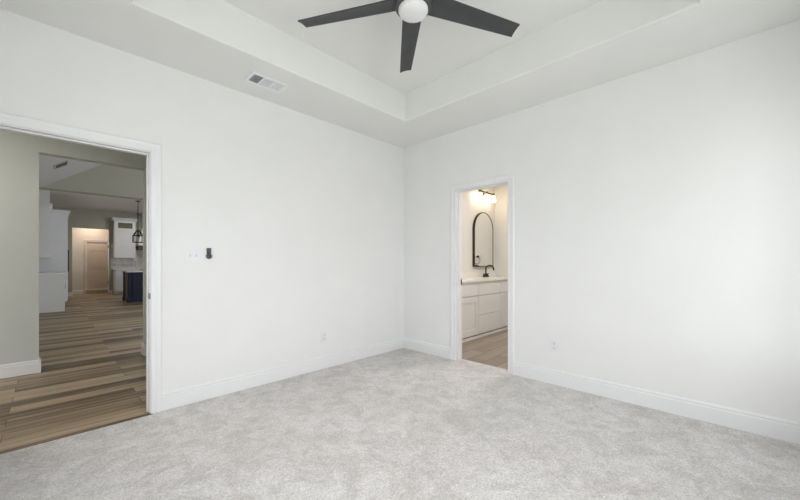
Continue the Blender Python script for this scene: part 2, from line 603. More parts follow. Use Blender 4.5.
for (a, b) in ((DRY0 - JT, DRY0), (DRY1, DRY1 + JT)):
    box(bm, X1, XB0, a, b, 0, DTOP)
box(bm, X1, XB0, DRY0 - JT, DRY1 + JT, DTOP, DTOP + JT)
box(bm, X1 + 0.045, X1 + 0.08, DRY0, DRY0 + 0.010, 0, DTOP)
box(bm, X1 + 0.045, X1 + 0.08, DRY1 - 0.010, DRY1, 0, DTOP)
box(bm, X1 + 0.045, X1 + 0.08, DRY0 + 0.010, DRY1 - 0.010, DTOP - 0.010, DTOP)
casing(bm, 'x', X1, -1, DRY0 - R, DRY1 + R, DTOP + R)
casing(bm, 'x', XB0, 1, DRY0 - R, DRY1 + R, DTOP + R)
tr2 = struct('trim_2', bm, M['trim'])
obj('strike_plate', boxes((XB0 - 0.034, XB0 - 0.004, DRY1 - 0.0025, DRY1 + 0.001, 0.90, 0.97)), M['black'], tr2)

# windows behind the camera that let the daylight in
def window(name, plane, inner, outer, a0, a1, z0, z1, n):
    bm = bmesh.new()
    f = 0.05
    mid = (inner + outer) / 2
    lo, hi = mid - 0.03, mid + 0.03
    am = (a0 + a1) / 2
    def b(p, q, r, s):
        if plane == 'y': box(bm, p, q, lo, hi, r, s)
        else: box(bm, lo, hi, p, q, r, s)
    b(a0, a1, z0, z0 + f); b(a0, a1, z1 - f, z1)
    b(a0, a0 + f, z0 + f, z1 - f); b(a1 - f, a1, z0 + f, z1 - f); b(am - 0.03, am + 0.03, z0 + f, z1 - f)
    w = struct(name, bm, M['trim'])
    for p, q in ((a0 + f, am - 0.03), (am + 0.03, a1 - f)):
        bm = bmesh.new()
        if plane == 'y': box(bm, p, q, mid - 0.003, mid + 0.003, z0 + f, z1 - f)
        else: box(bm, mid - 0.003, mid + 0.003, p, q, z0 + f, z1 - f)
        obj('pane', bm, M['pane'], w)
    bm = bmesh.new()
    d0, d1 = sorted((inner + n * 0.03, hi if n < 0 else lo))
    if plane == 'y': box(bm, a0 - 0.03, a1 + 0.03, min(inner, inner + n * 0.04), max(inner, inner + n * 0.04), z0 - 0.025, z0)
    else: box(bm, min(inner, inner + n * 0.04), max(inner, inner + n * 0.04), a0 - 0.03, a1 + 0.03, z0 - 0.025, z0)
    obj('window_sill', bm, M['trim'], w)
window('window_1', 'y', Y0, Y0 - T, *WB[0], 1)
window('window_2', 'y', Y0, Y0 - T, *WB[1], 1)
window('window_3', 'x', X0, X0 - T, *WS[0], 1)
window('window_4', 'x', X0, X0 - T, *WS[1], 1)
window('window_5', 'x', XR, XR + T, W3[0], W3[1], W3[2], W3[3], -1)

# ------------------------------------------------------------------ hall, great room and kitchen shell
bm = bmesh.new()
wall_y(bm, YH, YH + T, -2.2, XR, 0, 5.2, [(HX0, HX1, 0, HTOP)])
struct('wall_hall', bm, M['wall_hall'])
struct('wall_hall_ends', boxes((-2.2, -2.07, Y1 + T, YH, 0, CEIL), (2.6, 2.73, Y1 + T, YH, 0, CEIL)), M['wall_hall'])
struct('ceiling_hall', boxes((-2.2, 2.73, Y1 + T, YH, CEIL, CEIL + 0.1)), M['ceil'])
bm = bmesh.new()
base_run(bm, (-2.06, YH), (HX0, YH), (0, -1))
base_run(bm, (HX0, YH - 0.016), (HX0, YH + T + 0.016), (1, 0))
base_run(bm, (HX1, YH + T + 0.016), (HX1, YH - 0.016), (-1, 0))
base_run(bm, (HX1, YH), (2.59, YH), (0, -1))
struct('baseboard_hall', bm, M['trim'])

VS = 0.70                                   # slope of the vault
def vz(x): return 2.78 + VS * (x + 0.18)
XRIDGE = 3.0
bm = bmesh.new()
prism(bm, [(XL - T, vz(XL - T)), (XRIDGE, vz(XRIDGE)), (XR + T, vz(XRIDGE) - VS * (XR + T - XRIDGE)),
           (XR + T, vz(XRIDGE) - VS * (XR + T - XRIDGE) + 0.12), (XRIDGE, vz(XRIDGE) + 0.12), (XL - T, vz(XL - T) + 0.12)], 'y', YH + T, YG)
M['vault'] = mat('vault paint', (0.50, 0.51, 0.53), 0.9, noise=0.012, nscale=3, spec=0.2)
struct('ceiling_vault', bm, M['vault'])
bm = bmesh.new()
prism(bm, [(XL - T, 2.78), (XR + T, 2.78), (XR + T, vz(XRIDGE)), (XL - T, vz(XRIDGE))], 'y', YG, YGB)
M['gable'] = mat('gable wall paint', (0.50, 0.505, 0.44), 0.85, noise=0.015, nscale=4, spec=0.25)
struct('wall_gable', bm, M['gable'])
bm = bmesh.new()
wall_x(bm, XL - T, XL, YH + T, YK + 0.13, 0, 3.2, [])
struct('wall_kitchen_left', bm, M['gable'])
bm = bmesh.new()
wall_x(bm, XR, XR + T, YH + T, YK + 0.13, 0, 3.2, [(W3[0], W3[1], W3[2], W3[3])])
struct('wall_kitchen_right', bm, M['gable'])
struct('ceiling_kitchen', boxes((XL - T, XR + T, YGB, YK + 0.13, KC, KC + 0.1)), M['ceil'])
BX0, BX1, BTOP = 0.475, 1.446, 2.38
bm = bmesh.new()
wall_y(bm, YK, YK + 0.13, XL, XR, 0, KC, [(BX0, BX1, 0, BTOP)])
struct('wall_kitchen_back', bm, M['gable'])
bm = bmesh.new()
base_run(bm, (XL + 0.62, YK), (BX0, YK), (0, -1))
base_run(bm, (BX1, YK), (1.55, YK), (0, -1))
base_run(bm, (BX0, YK - 0.016), (BX0, YK + 0.14), (1, 0))
base_run(bm, (BX1, YK + 0.14), (BX1, YK - 0.016), (-1, 0))
struct('baseboard_kitchen', bm, M['trim'])
struct('trim_3', boxes((XL, -0.05, 11.46, 13.0, 2.56, KC)), M['cab'])      # bulkhead over the left cabinets
struct('wall_backsplash', boxes((1.50, XR, YK - 0.012, YK, 0.915, 1.9)), M['marble'])

# small back hall with the far door
YD = 17.3
struct('wall_back_hall', boxes((-0.3, 0.87, YD, YD + 0.12, 0, 2.75), (1.53, 2.2, YD, YD + 0.12, 0, 2.75), (0.87, 1.53, YD, YD + 0.12, 1.96, 2.75),
                               (-0.42, -0.3, YK + 0.13, YD + 0.12, 0, 2.75), (2.2, 2.32, YK + 0.13, YD + 0.12, 0, 2.75)), M['wall_warm'])
struct('ceiling_back_hall', boxes((-0.42, 2.32, YK + 0.13, YD + 0.12, 2.75, 2.85)), M['ceil'])
bm = bmesh.new()
base_run(bm, (-0.29, YD), (0.81, YD), (0, -1))
struct('baseboard_back_hall', bm, M['trim'])
bm = bmesh.new()
casing(bm, 'y', YD, -1, 0.885, 1.515, 1.95)
struct('trim_4', bm, M['door'])
def far_door():
    bm = bmesh.new()
    x0, x1, z0, z1 = 0.895, 1.505, 0.14, 1.94
    box(bm, x0, x1, YD + 0.03, YD + 0.07, z0, z1)
    w = x1 - x0
    st = 0.09
    cw = (w - 3 * st) / 2
    # six raised panels set in sunk fields
    for i in range(2):
        a = x0 + st + i * (cw + st)
        for (c, d) in ((0.30, 0.82), (0.93, 1.48), (1.58, 1.83)):
            box(bm, a, a + cw, YD + 0.022, YD + 0.03, c, d)
            box(bm, a + 0.025, a + cw - 0.025, YD + 0.016, YD + 0.022, c + 0.025, d - 0.025)
    return bm
d1 = struct('door_1', far_door(), M['door'])
for z in (0.35, 1.72):
    bm = bmesh.new(); lathe(bm, (1.508, YD + 0.018, z), [(0.011, 0), (0.011, 0.10)], 12); obj('hinge', bm, M['bronze'], d1)
obj('threshold', boxes((0.885, 1.515, YD + 0.0, YD + 0.09, -0.004, 0.125)), M['sill'], d1)

# ------------------------------------------------------------------ bathroom shell
struct('wall_mirror_side', boxes((XB0, XB1 + 0.12, YB1, YB1 + 0.12, 0, CEIL)), M['wall_warm'])
struct('wall_bath_end', boxes((XB1, XB1 + 0.12, YB0 - 0.12, YB1, 0, CEIL)), M['wall_warm'])
struct('wall_bath_near', boxes((XB0, XB1, YB0 - 0.12, YB0, 0, CEIL)), M['wall_warm'])
struct('ceiling_bathroom', boxes((XB0, XB1, YB0, YB1, CEIL, CEIL + 0.1)), M['ceil'])
area('bathroom_fill', (4.7, 1.9, CEIL - 0.02), (0, 0, 0), 0.5, 0.5, 30, (1.0, 0.96, 0.925))  # fill lamp added to brighten the bathroom, no fixture there

# ------------------------------------------------------------------ ceiling fan
FX, FY = 1.533, 1.385
fan = thing('ceiling_fan', (FX, FY, TRAY), 'dark grey five-blade ceiling fan with round white light, hanging from the tray ceiling', 'ceiling fan')
bm = bmesh.new(); lathe(bm, (FX, FY, 0), [(0.02, TRAY), (0.072, TRAY), (0.072, TRAY - 0.025), (0.045, TRAY - 0.055), (0.02, TRAY - 0.06)], 40)
obj('canopy', bm, M['fan'], fan, smooth=True)
bm = bmesh.new(); lathe(bm, (FX, FY, 0), [(0.014, TRAY - 0.055), (0.014, 2.84)], 20)
obj('downrod', bm, M['fan'], fan, smooth=True)
bm = bmesh.new(); lathe(bm, (FX, FY, 0), [(0.02, 2.855), (0.075, 2.85), (0.105, 2.825), (0.112, 2.79), (0.112, 2.735), (0.108, 2.722), (0.098, 2.718), (0.02, 2.718)], 48)
obj('motor_housing', bm, M['fan'], fan, smooth=True)
bm = bmesh.new(); lathe(bm, (FX, FY, 0), [(0.02, 2.722), (0.089, 2.722), (0.090, 2.705), (0.084, 2.693), (0.065, 2.686), (0.035, 2.682), (0.006, 2.681)], 48)
obj('light_diffuser', bm, M['opal'], fan, smooth=True)
def blade_bm(ang):
    bm = bmesh.new()
    tilt = math.radians(13)
    top, bot = [], []
    n = 14
    for i in range(n):
        t = i / (n - 1)
        r = 0.075 + t * (0.762 - 0.075)
        lead = 0.062 - 0.006 * t            # nearly straight edge
        trail = -0.075 + 0.036 * t          # edge that tapers to the tip
        for lst, dz in ((top, 0.005), (bot, -0.005)):
            for s in range(5):
                u = s / 4
                yy = lead + (trail - lead) * u
                camber = 0.006 * (1 - (2 * u - 1) ** 2)
                rr = r + (-0.006 * (u - 0.5) if i == n - 1 else 0)
                z = -yy * math.sin(tilt) + camber + dz
                lst.append((rr, yy * math.cos(tilt), z))
    rot = Matrix.Translation((FX, FY, 2.772)) @ Matrix.Rotation(ang, 4, 'Z')
    V = [bm.verts.new(rot @ Vector(p)) for p in top]
    W = [bm.verts.new(rot @ Vector(p)) for p in bot]
    for i in range(n - 1):
        for s in range(4):
            a, b, c, d = i * 5 + s, i * 5 + s + 1, (i + 1) * 5 + s + 1, (i + 1) * 5 + s
            bm.faces.new((V[a], V[b], V[c], V[d])); bm.faces.new((W[d], W[c], W[b], W[a]))
        for s in (0, 4):
            a, d = i * 5 + s, (i + 1) * 5 + s
            bm.faces.new((V[a], V[d], W[d], W[a]))
    for i in (0, n - 1):
        for s in range(4):
            a, b = i * 5 + s, i * 5 + s + 1
            bm.faces.new((V[a], V[b], W[b], W[a]))
    return bm
for k in range(5):
    obj('blade', blade_bm(math.radians(46.3 + 72 * k)), M['blade'], fan, smooth=True)

# ------------------------------------------------------------------ supply register in the soffit
def register():
    x0, x1, y0, y1, z = 1.150, 1.468, 2.815, 3.005, CEIL
    t = thing('air_vent', ((x0 + x1) / 2, (y0 + y1) / 2, z), 'white rectangular air register with three louvred panels in the lowered ceiling border', 'air vent')
    bm = bmesh.new()
    f = 0.026
    L = x1 - x0
    w = (L - 2 * f - 2 * 0.012) / 3
    box(bm, x0, x1, y0, y0 + f, z - 0.007, z - 0.0005)
    box(bm, x0, x1, y1 - f, y1, z - 0.007, z - 0.0005)
    box(bm, x0, x0 + f, y0 + f, y1 - f, z - 0.007, z - 0.0005)
    box(bm, x1 - f, x1, y0 + f, y1 - f, z - 0.007, z - 0.0005)
    for k in (1, 2):
        a = x0 + f + k * w + (k - 1) * 0.012
        box(bm, a, a + 0.012, y0 + f, y1 - f, z - 0.007, z - 0.0005)
    obj('frame', bm, M['vent'], t, bevel=0.0015)
    obj('backing', boxes((x0 + f * 0.6, x1 - f * 0.6, y0 + f * 0.6, y1 - f * 0.6, z - 0.0012, z - 0.0004)), M['duct'], t)
    for k in range(3):
        a = x0 + f + k * (w + 0.012)
        bm = bmesh.new()
        if k == 1:
            n = 11
            for i in range(n):
                y = y0 + f + (i + 0.5) * (y1 - y0 - 2 * f) / n
                prism(bm, [(y + 0.0018, z - 0.0058), (y + 0.0010, z - 0.0062), (y - 0.0018, z - 0.0022), (y - 0.0010, z - 0.0018)], 'x', a, a + w)
        else:
            n = 8 if k == 0 else 7
            s = 1 if k == 0 else -1
            for i in range(n):
                x = a + (i + 0.5) * w / n
                prism(bm, [(x - s * 0.0036, z - 0.0062), (x - s * 0.0028, z - 0.0066), (x + s * 0.0036, z - 0.0018), (x + s * 0.0028, z - 0.0014)], 'y', y0 + f, y1 - f)
        obj('louvre_panel', bm, M['vent'], t)
register()

# ------------------------------------------------------------------ wall plates
def switch():
    x0, x1, z0, z1 = 0.764, 0.886, 1.176, 1.293
    t = thing('light_switch', ((x0 + x1) / 2, Y1, z0), 'white double light switch plate beside the left doorway', 'light switch')
    obj('plate', boxes((x0, x1, Y1 - 0.006, Y1, z0, z1)), M['plate'], t, bevel=0.002)
    for k in (0, 1):
        x = x0 + 0.038 + k * 0.046
        zc = (z0 + z1) / 2
        bm = bmesh.new()
        box(bm, x - 0.007, x + 0.007, Y1 - 0.0075, Y1 - 0.005, zc - 0.014, zc + 0.014)
        prism(bm, [(Y1 - 0.006, zc - 0.010), (Y1 - 0.006, zc + 0.006), (Y1 - 0.018, zc - 0.004), (Y1 - 0.018, zc - 0.012)], 'x', x - 0.0045, x + 0.0045)
        o = obj('toggle', bm, M['toggle'], t)
        for dz in (-0.045, 0.045):
            bm = bmesh.new()
            lathe(bm, (x, Y1 - 0.0055, zc + dz), [(0.0035, 0), (0.0035, -0.0016), (0.002, -0.002)], 10, 'y')
            obj('screw', bm, M['toggle'], t)
switch()

def wall_control():
    xc, z0, z1 = 0.944, 1.206, 1.301
    t = thing('wall_control', (xc, Y1, z0), 'small dark grey wall control, square above and round below, right of the white switch plate', 'wall control')
    obj('upper_body', boxes((xc - 0.017, xc + 0.017, Y1 - 0.016, Y1, z0 + 0.046, z1)), M['devicelight'], t, bevel=0.003)
    bm = bmesh.new()
    lathe(bm, (xc, Y1, z0 + 0.024), [(0.023, 0), (0.024, -0.012), (0.020, -0.022), (0.006, -0.024)], 28, 'y')
    obj('round_dial', bm, M['device'], t, smooth=True)
wall_control()

def outlet(plane, c, pos, zc, label):
    w, h = 0.080, 0.122
    loc = (c, pos, zc - h / 2) if plane == 'y' else (pos, c, zc - h / 2)
    t = thing('wall_outlet', loc, label, 'outlet')
    def b(bm, a0, a1, d0, d1, z0, z1):
        if plane == 'y': box(bm, a0, a1, pos - d1, pos - d0, z0, z1)
        else: box(bm, pos - d1, pos - d0, a0, a1, z0, z1)
    bm = bmesh.new(); b(bm, c - w / 2, c + w / 2, 0, 0.008, zc - h / 2, zc + h / 2)
    obj('plate', bm, M['plate'], t, bevel=0.003)
    for s in (-1, 1):
        z = zc + s * 0.0215
        bm = bmesh.new(); b(bm, c - 0.0165, c + 0.0165, 0.007, 0.0100, z - 0.0145, z + 0.0145)
        so = obj('socket', bm, M['toggle'], t, bevel=0.001)
        bm = bmesh.new()
        b(bm, c - 0.009, c - 0.006, 0.0095, 0.0106, z - 0.002, z + 0.009)
        b(bm, c + 0.006, c + 0.009, 0.0095, 0.0106, z - 0.002, z + 0.009)
        b(bm, c - 0.003, c + 0.003, 0.0095, 0.0106, z - 0.011, z - 0.006)
        obj('slots', bm, M['slot'], so)
outlet('y', 2.108, Y1, 0.352, 'white electrical outlet low on the long wall between the left doorway and the room corner')
outlet('x', 1.222, X1, 0.372, 'white electrical outlet low on the wall just right of the bathroom doorway')

# ------------------------------------------------------------------ cabinet helpers
def shaker_y(bm, x0, x1, z0, z1, y, n, rail=0.06, th=0.02):
    """Shaker front whose face looks along n*y: frame of rails round a sunk panel."""
    a, b = y, y + n * th
    box(bm, x0, x0 + rail, a, b, z0, z1); box(bm, x1 - rail, x1, a, b, z0, z1)
    box(bm, x0 + rail, x1 - rail, a, b, z0, z0 + rail); box(bm, x0 + rail, x1 - rail, a, b, z1 - rail, z1)
    box(bm, x0 + rail, x1 - rail, a, a + n * th * 0.45, z0 + rail, z1 - rail)

def shaker_x(bm, y0, y1, z0, z1, x, n, rail=0.06, th=0.02):
    a, b = x, x + n * th
    box(bm, a, b, y0, y0 + rail, z0, z1); box(bm, a, b, y1 - rail, y1, z0, z1)
    box(bm, a, b, y0 + rail, y1 - rail, z0, z0 + rail); box(bm, a, b, y0 + rail, y1 - rail, z1 - rail, z1)
    box(bm, a, a + n * th * 0.45, y0 + rail, y1 - rail, z0 + rail, z1 - rail)

# ------------------------------------------------------------------ kitchen, left run
bc = thing('base_cabinet', (-0.1, 12.2, 0), 'white base cabinet seen end-on at the left edge of the kitchen view', 'cabinet')
obj('body', boxes(((XL + 0.004), 0.19, 11.46, 12.99, 0.10, 0.88), ((XL + 0.004), 0.15, 11.50, 12.99, 0.0, 0.10), ((XL + 0.004), 0.205, 11.44, 11.46, 0.0, 0.88)), M['cab'], bc)
for k in range(2):
    y = 11.475 + k * 0.76
    bm = bmesh.new(); shaker_x(bm, y, y + 0.75, 0.12, 0.68, 0.19, 1); d = obj('door', bm, M['cab'], bc)
    bm = bmesh.new(); box(bm, 0.21, 0.228, y + 0.66, y + 0.672, 0.5, 0.64); obj('handle', bm, M['black'], d)
    bm = bmesh.new(); box(bm, 0.19, 0.21, y, y + 0.75, 0.70, 0.865); d = obj('drawer', bm, M['cab'], bc)
    bm = bmesh.new(); box(bm, 0.21, 0.228, y + 0.30, y + 0.45, 0.78, 0.79); obj('handle', bm, M['black'], d)
ct = obj('countertop', boxes(((XL + 0.004), 0.235, 11.44, 12.995, 0.881, 0.918)), M['ktop'], bevel=0.003)
tag(ct, 'white stone countertop on the left base cabinet in the kitchen', 'countertop')
uc = thing('upper_cabinet', (-0.22, 12.2, 1.28), 'white wall cabinet with crown moulding above the left kitchen counter', 'cabinet')
obj('body', boxes(((XL + 0.004), -0.065, 11.46, 12.99, 1.28, 2.46)), M['cab'], uc)
for k in range(2):
    y = 11.475 + k * 0.76
    bm = bmesh.new(); shaker_x(bm, y, y + 0.75, 1.30, 2.44, -0.065, 1); obj('door', bm, M['cab'], uc)
bm = bmesh.new(); prism(bm, [((XL + 0.004), 2.46), (-0.05, 2.46), (-0.04, 2.48), (0.0, 2.54), (0.0, 2.555), ((XL + 0.004), 2.555)], 'y', 11.41, 12.99); obj('crown', bm, M['cab'], uc)
tc_ = thing('tall_cabinet', (-0.05, 14.0, 0), 'tall white kitchen cabinet with a long dark handle beside the back opening', 'cabinet')
obj('body', boxes(((XL + 0.004), 0.27, 13.0, 15.2, 0.10, 2.50), ((XL + 0.004), 0.22, 13.0, 15.2, 0, 0.10)), M['cab'], tc_)
for y in (13.02, 14.11):
    bm = bmesh.new(); shaker_x(bm, y, y + 1.07, 0.12, 2.48, 0.27, 1, 0.07); d = obj('door', bm, M['cab'], tc_)
    yy = y + 0.98 if y < 14 else y + 0.09
    bm = bmesh.new(); tube(bm, [(0.325, yy, 0.90), (0.325, yy, 1.54)], 0.012, 8)
    for z in (0.96, 1.48): tube(bm, [(0.288, yy, z), (0.325, yy, z)], 0.007, 6)
    obj('handle', bm, M['black'], d)
bm = bmesh.new(); prism(bm, [((XL + 0.004), 2.50), (0.285, 2.50), (0.295, 2.52), (0.345, 2.575), (0.345, 2.59), ((XL + 0.004), 2.59)], 'y', 12.995, 15.2); obj('crown', bm, M['cab'], tc_)

# ------------------------------------------------------------------ kitchen, back run
bc2 = thing('base_cabinet', (1.9, 16.0, 0), 'narrow white base cabinet left of the navy island under the tiled wall', 'cabinet')
obj('body', boxes((1.56, 2.26, 15.74, YK - 0.02, 0.10, 0.88), (1.58, 2.26, 15.80, YK - 0.02, 0, 0.10)), M['cab'], bc2)
bm = bmesh.new(); shaker_y(bm, 1.58, 2.24, 0.12, 0.68, 15.74, -1); d = obj('door', bm, M['cab'], bc2)
bm = bmesh.new(); box(bm, 2.15, 2.162, 15.702, 15.72, 0.5, 0.64); obj('handle', bm, M['black'], d)
d = obj('drawer', boxes((1.58, 2.24, 15.72, 15.74, 0.70, 0.865)), M['cab'], bc2)
bm = bmesh.new(); box(bm, 1.84, 1.98, 15.702, 15.72, 0.78, 0.79); obj('handle', bm, M['black'], d)
ct2 = obj('countertop', boxes((1.54, 2.27, 15.70, YK - 0.013, 0.881, 0.914)), M['ktop'], bevel=0.003)
tag(ct2, 'white stone countertop against the marble tiled wall behind the navy island', 'countertop')
uc2 = thing('upper_cabinet', (1.87, 16.17, 1.33), 'white wall cabinet with a small glass pane at the top, left of the hanging lantern', 'cabinet')
obj('body', boxes((1.555, 2.175, 16.02, YK - 0.013, 1.33, 2.70)), M['cab'], uc2)
bm = bmesh.new(); shaker_y(bm, 1.565, 2.165, 1.34, 2.30, 16.02, -1, 0.05); obj('door', bm, M['cab'], uc2)
bm = bmesh.new()
y = 16.02
box(bm, 1.565, 1.665, y - 0.02, y, 2.31, 2.69); box(bm, 2.085, 2.165, y - 0.02, y, 2.31, 2.69)
box(bm, 1.665, 2.085, y - 0.02, y, 2.31, 2.42); box(bm, 1.665, 2.085, y - 0.02, y, 2.62, 2.69)
d = obj('glass_door', bm, M['cab'], uc2)
obj('pane', boxes((1.665, 2.085, y - 0.010, y - 0.004, 2.42, 2.62)), M['cabglass'], d)
bm = bmesh.new(); prism(bm, [(YK - 0.013, 2.70), (16.00, 2.70), (15.99, 2.72), (15.94, 2.775), (15.94, 2.79), (YK - 0.013, 2.79)], 'x', 1.51, 2.225); obj('crown', bm, M['cab'], uc2)
hd = thing('range_hood', (2.75, 16.1, 1.60), 'pale range hood with a dark wooden band below the hanging lantern', 'range hood')
obj('band', boxes((2.24, 3.30, 15.86, YK - 0.013, 1.64, 1.80)), M['darkoak'], hd)
bm = bmesh.new()
lo = [(2.24, 15.84), (3.30, 15.84), (3.30, YK - 0.013), (2.24, YK - 0.013)]
hi = [(2.40, 16.05), (3.14, 16.05), (3.14, YK - 0.013), (2.40, YK - 0.013)]
rings(bm, [[(*p, 1.80) for p in lo], [(*p, 1.90) for p in lo], [(*p, 2.5) for p in hi], [(*p, 3.04) for p in hi]])
obj('body', bm, M['cab'], hd)

# island
isl = thing('kitchen_island', (2.6, 13.0, 0), 'navy blue kitchen island with white top, half hidden by the right door jamb', 'kitchen island')
IX0, IX1, IY0, IY1 = 1.52, 3.7, 12.50, 13.45
obj('body', boxes((IX0 + 0.05, IX1, IY0 + 0.03, IY1, 0.0, 0.88)), M['navy'], isl)
for (x, y) in ((IX0, IY0), (IX0, IY1 - 0.09), (IX1 - 0.09, IY0), (IX1 - 0.09, IY1 - 0.09)):
    bm = bmesh.new(); box(bm, x, x + 0.09, y, y + 0.09, 0, 0.88); box(bm, x - 0.012, x + 0.102, y - 0.012, y + 0.102, 0, 0.11); box(bm, x - 0.008, x + 0.098, y - 0.008, y + 0.098, 0.83, 0.88)
    obj('post', bm, M['navy'], isl)
for k in range(3):
    a = IX0 + 0.11 + k * 0.66
    bm = bmesh.new(); shaker_y(bm, a, a + 0.64, 0.10, 0.86, IY0 + 0.03, -1, 0.07); obj('front_panel', bm, M['navy'], isl)
o = obj('end_panel', boxes((IX0 + 0.03, IX0 + 0.05, IY0 + 0.10, IY1 - 0.10, 0.02, 0.88)), M['brownwood'], isl)
part_label(o, 'brown stained wood end panel')
o = obj('countertop', boxes((IX0 - 0.03, IX1 + 0.03, IY0 - 0.03, IY1 + 0.03, 0.881, 0.912)), M['ktop'], isl, bevel=0.003)
part_label(o, 'white stone island top')

# lantern
LX, LY = 1.827, 13.0
pl = thing('pendant_lantern', (LX, LY, KC), 'black open box lantern on a thin rod hanging over the navy island', 'pendant light')
bm = bmesh.new(); lathe(bm, (LX, LY, 0), [(0.01, KC), (0.065, KC), (0.065, KC - 0.02), (0.01, KC - 0.03)], 24); obj('canopy', bm, M['black'], pl)
bm = bmesh.new(); tube(bm, [(LX, LY, KC - 0.02), (LX, LY, 2.14)], 0.009, 8); obj('rod', bm, M['black'], pl)
hw, zt, zb, apex = 0.115, 1.985, 1.785, 2.15
bm = bmesh.new()
c4 = [(LX - hw, LY - hw), (LX + hw, LY - hw), (LX + hw, LY + hw), (LX - hw, LY + hw)]
for k in range(4):
    p, q = c4[k], c4[(k + 1) % 4]
    for z in (zt, zb): tube(bm, [(*p, z), (*q, z)], 0.011, 6)
    tube(bm, [(*p, zt), (*p, zb)], 0.011, 6)
    tube(bm, [(p[0], p[1], zt), (LX + (p[0] - LX) * 0.2, LY + (p[1] - LY) * 0.2, apex)], 0.011, 6)
obj('cage', bm, M['black'], pl)
bm = bmesh.new(); tube(bm, [(LX, LY, apex), (LX, LY, 1.96)], 0.016, 8); obj('socket', bm, M['black'], pl)

# vent in the vault
vv = thing('air_vent', (0.11, 8.85, vz(0.11)), 'small dark vent slot on the sloped ceiling seen through the left doorway', 'air vent')
def slope_box(bm, x0, x1, y0, y1, d0, d1):
    n = Vector((VS, 0, -1)).normalized()
    pts = []
    for d in (d0, d1):
        for (x, y) in ((x0, y0), (x1, y0), (x1, y1), (x0, y1)):
            pts.append(bm.verts.new(Vector((x, y, vz(x))) + n * d))
    for f in ((0, 1, 2, 3), (7, 6, 5, 4), (0, 4, 5, 1), (1, 5, 6, 2), (2, 6, 7, 3), (3, 7, 4, 0)):
        bm.faces.new([pts[i] for i in f])
bm = bmesh.new()
slope_box(bm, 0.02, 0.20, 8.70, 8.73, 0.001, 0.012); slope_box(bm, 0.02, 0.20, 9.02, 9.05, 0.001, 0.012)
slope_box(bm, 0.02, 0.035, 8.73, 9.02, 0.001, 0.012); slope_box(bm, 0.185, 0.20, 8.73, 9.02, 0.001, 0.012)
o = obj('frame', bm, M['vault'], vv)
bm = bmesh.new(); slope_box(bm, 0.035, 0.185, 8.73, 9.02, 0.001, 0.004)
obj('grille', bm, M['duct'], vv)

# ------------------------------------------------------------------ bathroom vanity
VX0, VX1, VY = 3.56, XB1 - 0.002, 2.80
van = thing('bathroom_vanity', (4.8, 3.07, 0), 'pale greige bathroom vanity with shaker door and drawers seen through the right doorway', 'vanity')
obj('body', boxes((VX0, VX1, VY + 0.02, YB1 - 0.002, 0.055, 0.073), (VX0, VX0 + 0.018, VY + 0.02, YB1 - 0.002, 0.073, 0.873), (VX1 - 0.018, VX1, VY + 0.02, YB1 - 0.002, 0.073, 0.873), (4.608, 4.626, VY + 0.02, YB1 - 0.02, 0.073, 0.873), (5.288, 5.306, VY + 0.02, YB1 - 0.02, 0.073, 0.873), (VX0 + 0.018, VX1 - 0.018, VY + 0.02, VY + 0.038, 0.073, 0.873), (VX0 + 0.018, VX1 - 0.018, YB1 - 0.02, YB1 - 0.002, 0.073, 0.873)), M['vanity'], van)
obj('toe_kick', boxes((VX0, VX1, VY + 0.005, YB1 - 0.01, 0.0, 0.045)), M['vanity'], van)
G = 0.002
for (a, b) in ((3.58, 4.095), (4.10, 4.615), (5.30, 5.69), (5.695, 6.09)):
    bm = bmesh.new(); shaker_y(bm, a + G, b - G, 0.065, 0.655, VY + 0.02, -1, 0.085); obj('door', bm, M['vanity'], van)
for (z0, z1) in ((0.065, 0.352), (0.358, 0.655)):
    obj('drawer', boxes((4.62 + G, 5.295 - G, VY, VY + 0.02, z0, z1)), M['vanity'], van, bevel=0.0015)
for (a, b) in ((3.58, 4.615), (4.62, 5.295), (5.30, 6.09)):
    obj('drawer', boxes((a + G, b - G, VY, VY + 0.02, 0.665, 0.868)), M['vanity'], van, bevel=0.0015)
# top with a cut-out for the basin
SX, SY = 5.60, 3.02
vt = bmesh.new()
box(vt, VX0, SX - 0.22, VY - 0.02, YB1 - 0.002, 0.875, 0.905)
box(vt, SX + 0.22, VX1, VY - 0.02, YB1 - 0.002, 0.875, 0.905)
box(vt, SX - 0.22, SX + 0.22, VY - 0.02, SY - 0.15, 0.875, 0.905)
box(vt, SX - 0.22, SX + 0.22, SY + 0.13, YB1 - 0.002, 0.875, 0.905)
vto = obj('countertop', vt, M['vtop'])
tag(vto, 'cream stone top lying on the bathroom vanity', 'countertop')
tag(obj('backsplash', boxes((VX0, VX1, YB1 - 0.022, YB1 - 0.002, 0.9052, 1.005)), M['vtop']), 'low cream backsplash strip standing along the wall behind the bronze faucet', 'backsplash')
bm = bmesh.new()
def rect(z, k): return [(SX - 0.22 * k, SY - 0.01 - 0.14 * k, z), (SX + 0.22 * k, SY - 0.01 - 0.14 * k, z), (SX + 0.22 * k, SY - 0.01 + 0.14 * k, z), (SX - 0.22 * k, SY - 0.01 + 0.14 * k, z)]
rings(bm, [rect(0.875, 0.995), rect(0.80, 0.95), rect(0.762, 0.75), rect(0.757, 0.12), rect(0.77, 0.12), rect(0.775, 0.7), rect(0.81, 0.90), rect(0.875, 0.95)], closed=True)
o = obj('sink', bm, M['basin'], vto)
part_label(o, 'white porcelain basin')
bm = bmesh.new(); lathe(bm, (SX, SY - 0.01, 0), [(0.004, 0.772), (0.034, 0.772), (0.034, 0.776), (0.022, 0.779), (0.004, 0.777)], 20); obj('drain', bm, M['bronze'], o)

